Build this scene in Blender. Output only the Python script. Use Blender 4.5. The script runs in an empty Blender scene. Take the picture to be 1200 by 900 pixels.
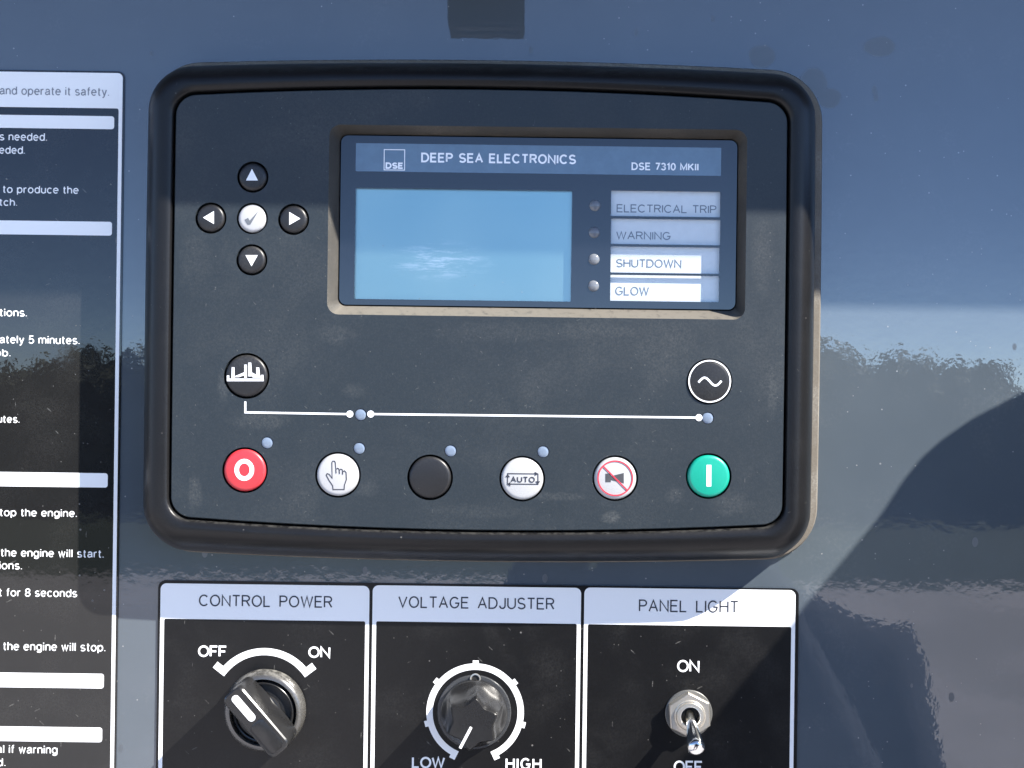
import bpy, bmesh, math, random
from mathutils import Vector, Matrix
random.seed(7)
R = math.radians
scene = bpy.context.scene
COL = scene.collection

# ------------------------------------------------------------------ scale and camera
S = 0.0003125          # metres per unit of the drawing grid (about 0.31 mm)
D = 1500.0             # camera distance from the sheet, in grid units
ROLL = 0.013           # the phone was held slightly tilted

cd = bpy.data.cameras.new('camera'); cam = bpy.data.objects.new('camera', cd); COL.objects.link(cam)
cd.sensor_fit = 'HORIZONTAL'; cd.sensor_width = 36.0; cd.lens = 36.0 * D / 1200.0
cd.clip_start = 0.01; cd.clip_end = 5000
cam.location = (0, -D * S, 0); cam.rotation_euler = (R(90), -ROLL, 0)
scene.camera = cam

# ------------------------------------------------------------------ sky, sun, exposure
SUN = Vector((1.75, -1.0, 1.75)).normalized()
el = math.asin(SUN.z); az = math.atan2(SUN.x, SUN.y)
w = bpy.data.worlds.new('World'); scene.world = w; w.use_nodes = True
nt = w.node_tree; nt.nodes.clear()
sky = nt.nodes.new('ShaderNodeTexSky'); sky.sky_type = 'NISHITA'; sky.sun_disc = False
sky.sun_elevation = el; sky.sun_rotation = az; sky.air_density = 0.42; sky.dust_density = 0.0; sky.ozone_density = 1.9; sky.altitude = 1500
bg = nt.nodes.new('ShaderNodeBackground'); bg.inputs['Strength'].default_value = 0.15
wo = nt.nodes.new('ShaderNodeOutputWorld')
nt.links.new(sky.outputs[0], bg.inputs[0]); nt.links.new(bg.outputs[0], wo.inputs[0])
sl = bpy.data.lights.new('sun', 'SUN'); sl.energy = 4.8; sl.angle = R(0.53); sl.color = (1.0, 0.95, 0.88)
so = bpy.data.objects.new('sun', sl); COL.objects.link(so); so.rotation_euler = SUN.to_track_quat('Z', 'Y').to_euler()
so.location = (1, -1, 1)
vs = scene.view_settings; vs.view_transform = 'Standard'; vs.look = 'None'; vs.exposure = 1.78; vs.gamma = 1.0; vs.use_curve_mapping = False

# ------------------------------------------------------------------ coordinates
ca, sa = math.cos(ROLL), math.sin(ROLL)
def I(px, py, d=0.0):
    """photo position of a point standing d proud of the sheet -> grid x, y on that level"""
    k = (D - d) / D
    u, v = (px - 600) * k, (450 - py) * k
    return (u * ca - v * sa, u * sa + v * ca)
def L(n, d):            # a length seen at depth d
    return n * (D - d) / D
def V(x, y, d): return Vector((x * S, -d * S, y * S))
def IR(x0, y0, x1, y1, d):
    """axis-aligned rectangle from photo corners: cx, cy, w, h"""
    a = I(x0, y0, d); b = I(x1, y1, d); c = I((x0 + x1) / 2, (y0 + y1) / 2, d)
    return c[0], c[1], L(x1 - x0, d), L(y1 - y0, d)

# ------------------------------------------------------------------ materials
def mat(name):
    m = bpy.data.materials.new(name); m.use_nodes = True
    t = m.node_tree; b = t.nodes['Principled BSDF']
    return m, t, b
def nd(t, ty, **kw):
    n = t.nodes.new(ty)
    for k, v in kw.items():
        if k in n.inputs: n.inputs[k].default_value = v
        else: setattr(n, k, v)
    return n
def pos(t): return nd(t, 'ShaderNodeNewGeometry').outputs['Position']
def noise(t, vec, scale, detail=3.0, rough=0.55, dist=0.0):
    n = nd(t, 'ShaderNodeTexNoise', Scale=scale, Detail=detail, Roughness=rough, Distortion=dist)
    t.links.new(vec, n.inputs['Vector']); return n.outputs['Fac']
def ramp(t, fac, lo, hi, a=0.0, b=1.0):
    n = nd(t, 'ShaderNodeMapRange'); n.clamp = True; n.interpolation_type = 'SMOOTHSTEP'
    n.inputs['From Min'].default_value = lo; n.inputs['From Max'].default_value = hi
    n.inputs['To Min'].default_value = a; n.inputs['To Max'].default_value = b
    t.links.new(fac, n.inputs['Value']); return n.outputs['Result']
def math_(t, op, a, b=None):
    n = nd(t, 'ShaderNodeMath', operation=op)
    for i, x in enumerate((a, b)):
        if x is None: continue
        if isinstance(x, (int, float)): n.inputs[i].default_value = x
        else: t.links.new(x, n.inputs[i])
    return n.outputs[0]
def mixc(t, fac, a, b):
    n = nd(t, 'ShaderNodeMix', data_type='RGBA')
    for sock, x in ((n.inputs[0], fac), (n.inputs[6], a), (n.inputs[7], b)):
        if isinstance(x, (int, float)): sock.default_value = x
        elif isinstance(x, tuple): sock.default_value = (*x, 1) if len(x) == 3 else x
        else: t.links.new(x, sock)
    return n.outputs[2]
def specks(t, vec, scale, size, gate):
    v = nd(t, 'ShaderNodeTexVoronoi', feature='F1', Scale=scale); t.links.new(vec, v.inputs['Vector'])
    sep = nd(t, 'ShaderNodeSeparateColor'); t.links.new(v.outputs['Color'], sep.inputs[0])
    sz = math_(t, 'MULTIPLY', sep.outputs[1], size)
    d = math_(t, 'LESS_THAN', v.outputs['Distance'], sz)
    g = math_(t, 'GREATER_THAN', sep.outputs[0], gate)
    return math_(t, 'MULTIPLY', d, g)
def bump(t, b, h, strength, dist):
    n = nd(t, 'ShaderNodeBump', Strength=strength, Distance=dist); t.links.new(h, n.inputs['Height'])
    t.links.new(n.outputs[0], b.inputs['Normal']); return n
DUST = (0.31, 0.30, 0.27)

def dusty(name, col, rough, ior=1.5, dust=0.12, speck=0.5, grain=0.0, grain_scale=2500, blot=45, wave=0.0, settle=0.0, wave_scale=260, settle_lo=0.36, smears=(), smear_d=0, mottle=0.0, dust_col=None):
    """plastic / paint / film with grey smears of dust, specks and an optional moulded grain"""
    m, t, b = mat(name); p = pos(t)
    big = ramp(t, noise(t, p, blot, 3, 0.55, 0.4), 0.40, 0.85)
    fine = ramp(t, noise(t, p, 1400, 4, 0.75), 0.25, 0.85)
    f = math_(t, 'MULTIPLY', big, math_(t, 'MULTIPLY', fine, dust * 1.1))
    f = math_(t, 'ADD', f, math_(t, 'MULTIPLY', fine, dust * 0.18))
    mps = nd(t, 'ShaderNodeMapping'); mps.inputs['Rotation'].default_value = (0, 0.6, 0); mps.inputs['Scale'].default_value = (1, 1, 6); t.links.new(p, mps.inputs['Vector'])
    wipe = math_(t, 'MULTIPLY', ramp(t, noise(t, mps.outputs[0], 60, 5, 0.7, 0.4), 0.60, 0.80), big)
    f = math_(t, 'ADD', f, math_(t, 'MULTIPLY', wipe, dust * 0.5))
    f = math_(t, 'MAXIMUM', f, math_(t, 'MULTIPLY', specks(t, p, 210, 0.085, 0.89), speck * 0.7))
    f = math_(t, 'MAXIMUM', f, math_(t, 'MULTIPLY', specks(t, p, 620, 0.18, 0.93), speck * 0.5))
    for rot, gate in ((0.75, .93), (-0.45, .95), (1.6, .96)):
        md_ = nd(t, 'ShaderNodeMapping', vector_type='TEXTURE'); md_.inputs['Rotation'].default_value = (0, rot, 0); md_.inputs['Scale'].default_value = (1, 1, 0.17); t.links.new(p, md_.inputs['Vector'])
        f = math_(t, 'MAXIMUM', f, math_(t, 'MULTIPLY', specks(t, md_.outputs[0], 130, 0.16, gate), math_(t, 'MULTIPLY', fine, speck * 0.8)))
    if settle > 0:
        g = nd(t, 'ShaderNodeNewGeometry'); sx = nd(t, 'ShaderNodeSeparateXYZ'); t.links.new(g.outputs['Normal'], sx.inputs[0])
        up = ramp(t, sx.outputs['Z'], 0.45, 0.95, 0, settle)
        up = math_(t, 'MULTIPLY', up, ramp(t, noise(t, p, 420, 4, 0.7), settle_lo, settle_lo + 0.30))
        f = math_(t, 'MAXIMUM', f, up)
    if smears:
        sm = None
        for (px, py, rx, ry, k) in smears:
            e = ramp(t, blob_at(t, p, px, py, rx, ry, smear_d, 1.1, 220), 0.75, 1.75, k, 0.0)
            sm = e if sm is None else math_(t, 'MAXIMUM', sm, e)
        f = math_(t, 'MAXIMUM', f, math_(t, 'MULTIPLY', sm, fine))
    if mottle > 0:
        f = math_(t, 'ADD', f, math_(t, 'MULTIPLY', ramp(t, noise(t, p, 1900, 3, 0.8), 0.45, 0.75), mottle))
    c = mixc(t, f, col, dust_col or DUST)
    t.links.new(c, b.inputs['Base Color'])
    t.links.new(math_(t, 'ADD', math_(t, 'MULTIPLY', f, 0.8), math_(t, 'ADD', math_(t, 'MULTIPLY', big, 0.03), rough)), b.inputs['Roughness'])
    b.inputs['IOR'].default_value = ior
    if grain > 0:
        bump(t, b, noise(t, p, grain_scale, 2, 0.5), 1.0, grain)
    elif wave > 0:
        bump(t, b, noise(t, p, wave_scale, 2.0, 0.5), 1.0, wave)
    return m

def plain(name, col, rough=0.5, metal=0.0, ior=1.5, var=0.06):
    m, t, b = mat(name); p = pos(t)
    n = noise(t, p, 300, 4, 0.6)
    c = mixc(t, ramp(t, n, 0.3, 0.75, 0, 1), tuple(x * (1 - var) for x in col), tuple(min(1, x * (1 + var)) for x in col))
    t.links.new(c, b.inputs['Base Color'])
    t.links.new(ramp(t, noise(t, p, 700, 3), 0.3, 0.8, rough * 0.9, rough * 1.15), b.inputs['Roughness'])
    b.inputs['Metallic'].default_value = metal; b.inputs['IOR'].default_value = ior
    return m

def blob_at(t, p, px, py, rx, ry, d, wob=0.5, ns=160):
    x, y = I(px, py, d); c = V(x, y, d)
    mm = nd(t, 'ShaderNodeMapping', vector_type='POINT')
    mm.inputs['Location'].default_value = (-c.x / (rx * S), 0, -c.z / (ry * S))
    mm.inputs['Scale'].default_value = (1 / (rx * S), 0, 1 / (ry * S))
    t.links.new(p, mm.inputs['Vector'])
    ln = nd(t, 'ShaderNodeVectorMath', operation='LENGTH'); t.links.new(mm.outputs[0], ln.inputs[0])
    return math_(t, 'ADD', ln.outputs['Value'], math_(t, 'MULTIPLY', noise(t, p, ns, 4, 0.65), wob))

def paint_mat():
    m, t, b = mat('blue_grey_paint'); p = pos(t)
    base = mixc(t, ramp(t, noise(t, p, 14, 4, 0.6), 0.3, 0.7), (0.062, 0.077, 0.091), (0.071, 0.087, 0.101))
    dust = math_(t, 'MULTIPLY', ramp(t, noise(t, p, 30, 5, 0.65, 0.5), 0.5, 0.8), ramp(t, noise(t, p, 700, 3, 0.7), 0.4, 0.8))
    dust = math_(t, 'MULTIPLY', dust, 0.10)
    dust = math_(t, 'MAXIMUM', dust, math_(t, 'MULTIPLY', specks(t, p, 170, 0.06, 0.86), 0.30))
    dust = math_(t, 'MAXIMUM', dust, math_(t, 'MULTIPLY', specks(t, p, 560, 0.16, 0.9), 0.35))
    # dried water marks: ringed drops, a few larger smudges
    drops = math_(t, 'MULTIPLY', specks(t, p, 75, 0.24, 0.66), 1.0)
    mp = nd(t, 'ShaderNodeMapping'); mp.inputs['Scale'].default_value = (1, 1, 0.62); t.links.new(p, mp.inputs['Vector'])
    dv = specks(t, mp.outputs[0], 135, 0.15, 0.68)
    def blob(px, py, rx, ry):
        x, y = I(px, py, 0); c = V(x, y, 0)
        mm = nd(t, 'ShaderNodeMapping', vector_type='POINT')
        mm.inputs['Location'].default_value = (-c.x / (rx * S), 0, -c.z / (ry * S))
        mm.inputs['Scale'].default_value = (1 / (rx * S), 0, 1 / (ry * S))
        t.links.new(p, mm.inputs['Vector'])
        ln = nd(t, 'ShaderNodeVectorMath', operation='LENGTH'); t.links.new(mm.outputs[0], ln.inputs[0])
        return math_(t, 'ADD', ln.outputs['Value'], math_(t, 'MULTIPLY', noise(t, p, 160, 3), 0.5))
    st = None
    for a in ((953, 98, 17, 18), (972, 115, 14, 12), (893, 66, 16, 14), (1030, 55, 20, 12)):
        s_ = ramp(t, blob(*a), 1.12, 1.36, 1.0, 0.0)
        st = s_ if st is None else math_(t, 'MAXIMUM', st, s_)
    stain = math_(t, 'MAXIMUM', math_(t, 'MULTIPLY', st, 0.85), math_(t, 'MULTIPLY', dv, 0.7))
    c = mixc(t, math_(t, 'MULTIPLY', stain, 0.7), base, (0.05, 0.055, 0.06))
    c = mixc(t, dust, c, (0.45, 0.43, 0.40))
    t.links.new(c, b.inputs['Base Color'])
    r = math_(t, 'ADD', math_(t, 'MULTIPLY', stain, 0.40), math_(t, 'ADD', math_(t, 'MULTIPLY', dust, 0.6), 0.012))
    t.links.new(r, b.inputs['Roughness']); b.inputs['IOR'].default_value = 1.75
    h = math_(t, 'ADD', noise(t, p, 330, 2.0, 0.5), math_(t, 'MULTIPLY', noise(t, p, 60, 1.0, 0.5), 1.6))
    bump(t, b, h, 1.0, 1.5e-5)
    return m

def glass_mat(name):
    m, t, b = mat(name); t.nodes.remove(b); out = t.nodes['Material Output']; p = pos(t)
    tr = nd(t, 'ShaderNodeBsdfTransparent'); tr.inputs[0].default_value = (0.93, 0.95, 0.96, 1)
    gl = nd(t, 'ShaderNodeBsdfGlossy'); gl.inputs['Roughness'].default_value = 0.05
    lw = nd(t, 'ShaderNodeLayerWeight'); lw.inputs['Blend'].default_value = 0.5
    fr = math_(t, 'ADD', math_(t, 'MULTIPLY', math_(t, 'POWER', lw.outputs['Facing'], 4.2), 0.90), 0.075)
    mx = nd(t, 'ShaderNodeMixShader'); t.links.new(fr, mx.inputs[0]); t.links.new(tr.outputs[0], mx.inputs[1]); t.links.new(gl.outputs[0], mx.inputs[2])
    # a trace of dust lying on it
    df = nd(t, 'ShaderNodeBsdfDiffuse'); df.inputs[0].default_value = (0.5, 0.5, 0.48, 1)
    f = math_(t, 'MULTIPLY', ramp(t, noise(t, p, 60, 5, 0.7, 0.8), 0.52, 0.8), ramp(t, noise(t, p, 900, 3, 0.7), 0.45, 0.8))
    f = math_(t, 'MAXIMUM', math_(t, 'MULTIPLY', f, 0.05), math_(t, 'MULTIPLY', specks(t, p, 300, 0.09, 0.82), 0.35))
    m2 = nd(t, 'ShaderNodeMixShader'); t.links.new(f, m2.inputs[0]); t.links.new(mx.outputs[0], m2.inputs[1]); t.links.new(df.outputs[0], m2.inputs[2])
    bn = nd(t, 'ShaderNodeBump', Strength=1.0, Distance=3e-6); t.links.new(noise(t, p, 120, 2), bn.inputs['Height']); t.links.new(bn.outputs[0], gl.inputs['Normal'])
    t.links.new(m2.outputs[0], out.inputs['Surface'])
    return m

def lcd_mat():
    m, t, b = mat('lcd_glass'); p = pos(t)
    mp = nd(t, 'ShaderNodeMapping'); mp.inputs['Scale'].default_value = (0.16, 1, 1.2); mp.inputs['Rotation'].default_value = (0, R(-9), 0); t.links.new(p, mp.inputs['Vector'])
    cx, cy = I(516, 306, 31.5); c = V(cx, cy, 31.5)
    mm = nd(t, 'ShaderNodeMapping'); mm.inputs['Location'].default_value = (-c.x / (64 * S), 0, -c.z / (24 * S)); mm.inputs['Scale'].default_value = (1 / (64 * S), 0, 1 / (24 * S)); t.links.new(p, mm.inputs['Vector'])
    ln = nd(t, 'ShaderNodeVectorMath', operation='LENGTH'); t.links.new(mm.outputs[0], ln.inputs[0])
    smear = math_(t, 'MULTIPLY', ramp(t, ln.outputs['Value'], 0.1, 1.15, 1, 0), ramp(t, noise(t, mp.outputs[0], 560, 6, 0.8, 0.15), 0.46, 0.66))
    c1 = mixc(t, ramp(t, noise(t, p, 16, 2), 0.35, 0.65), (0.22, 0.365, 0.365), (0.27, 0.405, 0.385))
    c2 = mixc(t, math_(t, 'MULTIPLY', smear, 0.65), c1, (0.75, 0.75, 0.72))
    t.links.new(c2, b.inputs['Base Color'])
    b.inputs['Metallic'].default_value = 0.85; b.inputs['Roughness'].default_value = 0.30
    return m

M = {
 'paint': paint_mat(),
 'fascia': dusty('matt_black_fascia', (0.009, 0.015, 0.020), 0.48, 1.45, 0.09, 0.35, blot=28, grain=1.8e-5, grain_scale=2400, mottle=0.034, smear_d=58, dust_col=(0.29, 0.285, 0.26), smears=(
    (392, 392, 30, 16, .10), (716, 606, 13, 9, .22), (305, 492, 42, 14, .13), (228, 578, 10, 26, .14), (432, 572, 16, 12, .11), (655, 582, 46, 6, .12), (858, 590, 30, 18, .10), (790, 580, 14, 12, .11),
    (700, 388, 80, 14, .10), (905, 455, 8, 42, .14), (415, 458, 16, 10, .10), (262, 450, 9, 22, .14), (300, 300, 70, 40, .06), (395, 330, 9, 50, .12), (600, 390, 120, 16, .07), (230, 300, 26, 60, .07), (560, 600, 90, 12, .07), (893, 300, 16, 60, .09))),
 'bezel': dusty('grained_black_bezel', (0.006, 0.006, 0.0065), 0.34, 1.33, 0.02, 0.3, grain=4.5e-5, grain_scale=1100, settle=0.10, mottle=0.008),
 'gasket': dusty('dusty_gasket', (0.11, 0.095, 0.075), 0.8, 1.4, 0.8, 0.4, grain=2e-5, grain_scale=1800, settle=0.6),
 'gap': plain('dark_plastic', (0.006, 0.006, 0.006), 0.7),
 'chamfer': dusty('dusty_sunlit_chamfer', (0.040, 0.038, 0.034), 0.6, 1.4, 0.25, 0.3, grain=1e-5, grain_scale=2600, settle=0.22, settle_lo=0.20, dust_col=(0.36, 0.32, 0.26)),  # settled dust also lightens the lower slope to stand for sunlight there
 'button_black': dusty('black_button', (0.011, 0.011, 0.012), 0.36, 1.42, 0.10, 0.4, grain=6e-6, grain_scale=2600),
 'button_white': dusty('white_button', (0.37, 0.37, 0.37), 0.35, 1.5, 0.04, 0.1),
 'button_red': dusty('red_button', (0.46, 0.030, 0.038), 0.35, 1.5, 0.03, 0.2),
 'button_green': dusty('green_button', (0.004, 0.27, 0.185), 0.35, 1.5, 0.03, 0.2),
 'white_print': plain('white_print', (0.78, 0.79, 0.80), 0.4, var=0.03),
 'grey_print': plain('grey_print', (0.20, 0.21, 0.23), 0.5),
 'dark_print': plain('dark_print', (0.018, 0.020, 0.030), 0.5),
 'red_print': plain('red_print', (0.55, 0.03, 0.05), 0.5),
 'label_white': plain('label_white', (0.60, 0.61, 0.60), 0.55, var=0.03),
 'icon_grey': plain('icon_grey', (0.05, 0.05, 0.055), 0.5),
 'label_grey': plain('label_grey', (0.10, 0.11, 0.125), 0.55),
 'mask': plain('screen_mask', (0.006, 0.007, 0.010), 0.06, ior=1.6),
 'band': plain('band_blue_grey', (0.095, 0.15, 0.205), 0.08, ior=1.55),
 'glass': glass_mat('clear_cover'),
 'lcd': lcd_mat(),
 'led': plain('led_lens', (0.15, 0.19, 0.25), 0.18, ior=1.5),
 'led_dome': plain('led_dome', (0.13, 0.14, 0.155), 0.10, ior=1.5),
 'film_black': dusty('black_film', (0.012, 0.012, 0.012), 0.012, 1.52, 0.045, 0.5, wave=1.2e-5, wave_scale=300),
 'plate_black': dusty('black_plate', (0.005, 0.005, 0.0053), 0.28, 1.36, 0.045, 0.45, wave=3e-6, wave_scale=400),
 'film_white': dusty('white_film', (0.78, 0.78, 0.76), 0.15, 1.5, 0.02, 0.08),
 'knob': dusty('black_knob', (0.010, 0.010, 0.0105), 0.27, 1.48, 0.07, 0.3, grain=9e-6, grain_scale=1700),
 'knob_ring': dusty('worn_black_ring', (0.042, 0.040, 0.036), 0.24, 1.8, 0.22, 0.4, grain=8e-6, grain_scale=900, settle=0.35),
 'skirt': dusty('dark_skirt', (0.035, 0.037, 0.04), 0.25, 1.55, 0.12, 0.3),
 'chrome': plain('chrome', (0.72, 0.72, 0.70), 0.12, 1.0),
 'nickel': dusty('dull_nickel', (0.72, 0.67, 0.58), 0.32, 1.5, 0.10, 0.2),
 'washer': dusty('dull_washer', (0.10, 0.10, 0.095), 0.35, 1.5, 0.2, 0.3),
}
M['nickel'].node_tree.nodes['Principled BSDF'].inputs['Metallic'].default_value = 0.9
M['washer'].node_tree.nodes['Principled BSDF'].inputs['Metallic'].default_value = 0.3

# ------------------------------------------------------------------ mesh helpers (grid units x, y, d)
class B:
    def __init__(s): s.v = []; s.f = []
    def add(s, vs, fs):
        n = len(s.v); s.v += [tuple(p) for p in vs]; s.f += [tuple(i + n for i in f) for f in fs]; return s
    def loft(s, rings, cap0=False, cap1=False, closed=True):
        n = len(rings[0]); vs = [p for r in rings for p in r]; fs = []
        for k in range(len(rings) - 1):
            for i in range(n if closed else n - 1):
                j = (i + 1) % n
                fs.append((k * n + i, k * n + j, (k + 1) * n + j, (k + 1) * n + i))
        if cap0: fs.append(tuple(reversed(range(n))))
        if cap1: fs.append(tuple((len(rings) - 1) * n + i for i in range(n)))
        return s.add(vs, fs)
    def prism(s, pts, d0, d1):     # CCW outline, from level d0 up to d1
        return s.loft([[(x, y, d0) for x, y in pts], [(x, y, d1) for x, y in pts]], False, True)
    def lathe(s, cx, cy, prof, n=48, cap=True):
        return s.loft([[(cx + r * math.cos(2 * math.pi * i / n), cy + r * math.sin(2 * math.pi * i / n), d) for i in range(n)] for r, d in prof], False, cap)
    def holes(s, outer, hs, d0, d1):
        """flat plate with openings: top at d1, walls down to d0"""
        bm = bmesh.new(); es = []
        for loop in [outer] + hs:
            vv = [bm.verts.new((x, y, 0)) for x, y in loop]
            es += [bm.edges.new((vv[i], vv[(i + 1) % len(vv)])) for i in range(len(vv))]
        bmesh.ops.triangle_fill(bm, use_beauty=True, edges=es, normal=(0, 0, 1))
        bmesh.ops.recalc_face_normals(bm, faces=bm.faces)
        bm.verts.ensure_lookup_table(); bm.verts.index_update()
        vs = [(v.co.x, v.co.y, d1) for v in bm.verts]; fs = []
        for f in bm.faces:
            ids = [v.index for v in f.verts]
            if f.normal.z < 0: ids.reverse()
            fs.append(tuple(ids))
        bm.free(); s.add(vs, fs)
        s.loft([[(x, y, d0) for x, y in outer], [(x, y, d1) for x, y in outer]])
        for h in hs: s.loft([[(x, y, d1) for x, y in h], [(x, y, d0) for x, y in h]])
        return s
    def stroke(s, pts, wd, d0, d1, closed=False):
        n = len(pts); Lp, Rp = [], []
        for i in range(n):
            p = Vector(pts[i])
            a = Vector(pts[i - 1]) if (i > 0 or closed) else None
            b = Vector(pts[(i + 1) % n]) if (i < n - 1 or closed) else None
            t0 = (p - a).normalized() if a is not None else None; t1 = (b - p).normalized() if b is not None else None
            if t0 is None: t0 = t1
            if t1 is None: t1 = t0
            nn = Vector((-(t0.y + t1.y), t0.x + t1.x))
            if nn.length < 1e-6: nn = Vector((-t0.y, t0.x))
            nn.normalize(); c = max(0.5, nn.dot(Vector((-t0.y, t0.x))))
            o = nn * (wd / 2 / c); Lp.append(p + o); Rp.append(p - o)
        m = n if closed else n - 1
        for i in range(m):
            j = (i + 1) % n
            q = [Rp[i], Rp[j], Lp[j], Lp[i]]
            b = len(s.v); s.v += [(x.x, x.y, d1) for x in q] + [(x.x, x.y, d0) for x in q]
            s.f += [(b, b + 1, b + 2, b + 3), (b, b + 4, b + 5, b + 1), (b + 2, b + 6, b + 7, b + 3)]
            if not closed and i == 0: s.f.append((b, b + 3, b + 7, b + 4))
            if not closed and i == m - 1: s.f.append((b + 1, b + 5, b + 6, b + 2))
        return s
    def build(s, name, material, parent=None, smooth=40, label=None):
        vs = [V(*p) for p in s.v]
        lo = Vector((min(p.x for p in vs), max(p.y for p in vs), min(p.z for p in vs)))
        hi = Vector((max(p.x for p in vs), lo.y, max(p.z for p in vs)))
        c = (lo + hi) / 2
        me = bpy.data.meshes.new(name); me.from_pydata([p - c for p in vs], [], s.f); me.update()
        return link(name, me, c, material, parent, smooth, label)
ABS = {}
def link(name, me, c, material, parent=None, smooth=40, label=None):
    o = bpy.data.objects.new(name, me); COL.objects.link(o)
    me.materials.append(M[material] if isinstance(material, str) else material)
    if smooth:
        me.polygons.foreach_set('use_smooth', [True] * len(me.polygons)); me.set_sharp_from_angle(angle=R(smooth))
    ABS[o.name] = c.copy()
    if parent is not None:
        o.parent = parent; o.location = c - ABS[parent.name]
    else: o.location = c
    if label: o['label'] = label
    return o
def thing(name, label, cat, x, y, d=0, group=None):
    o = bpy.data.objects.new(name, None); COL.objects.link(o); o.empty_display_size = 0.01
    c = V(x, y, d); o.location = c; ABS[o.name] = c; tag(o, label, cat, group); return o
def tag(o, label=None, cat=None, group=None, kind=None):
    if label: o['label'] = label
    if cat: o['category'] = cat
    if group: o['group'] = group
    if kind: o['kind'] = kind
    return o

def circle(cx, cy, r, n=48, a0=0.0): return [(cx + r * math.cos(a0 + 2 * math.pi * i / n), cy + r * math.sin(a0 + 2 * math.pi * i / n)) for i in range(n)]
def rrect(cx, cy, wd, ht, r, n=8, bow=0.0, bowx=0.0, seg=1):
    pts = []
    if isinstance(r, (int, float)): r = (r, r, r, r)   # TR, TL, BL, BR
    cs = [(1, 1, 0), (-1, 1, 90), (-1, -1, 180), (1, -1, 270)]
    for k, (sx, sy, a) in enumerate(cs):
        rr = max(r[k], 0.001)
        arc = [(sx * (wd / 2 - rr) + rr * math.cos(R(a + 90 * i / n)), sy * (ht / 2 - rr) + rr * math.sin(R(a + 90 * i / n))) for i in range(n + 1)]
        if pts and seg > 1:
            p, q = pts[-1], arc[0]
            pts += [(p[0] + (q[0] - p[0]) * i / seg, p[1] + (q[1] - p[1]) * i / seg) for i in range(1, seg)]
        pts += arc
    if seg > 1:
        p, q = pts[-1], pts[0]
        pts += [(p[0] + (q[0] - p[0]) * i / seg, p[1] + (q[1] - p[1]) * i / seg) for i in range(1, seg)]
    out = []
    for x, y in pts:
        yy = y * (1 + bow / (ht / 2) * (1 - (2 * x / wd) ** 2)); xx = x * (1 + bowx / (wd / 2) * (1 - (2 * y / ht) ** 2))
        out.append((cx + xx, cy + yy))
    return out
def arc(cx, cy, r, a0, a1, n=32):   # degrees clockwise from the top
    return [(cx + r * math.sin(R(a0 + (a1 - a0) * i / n)), cy + r * math.cos(R(a0 + (a1 - a0) * i / n))) for i in range(n + 1)]

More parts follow.
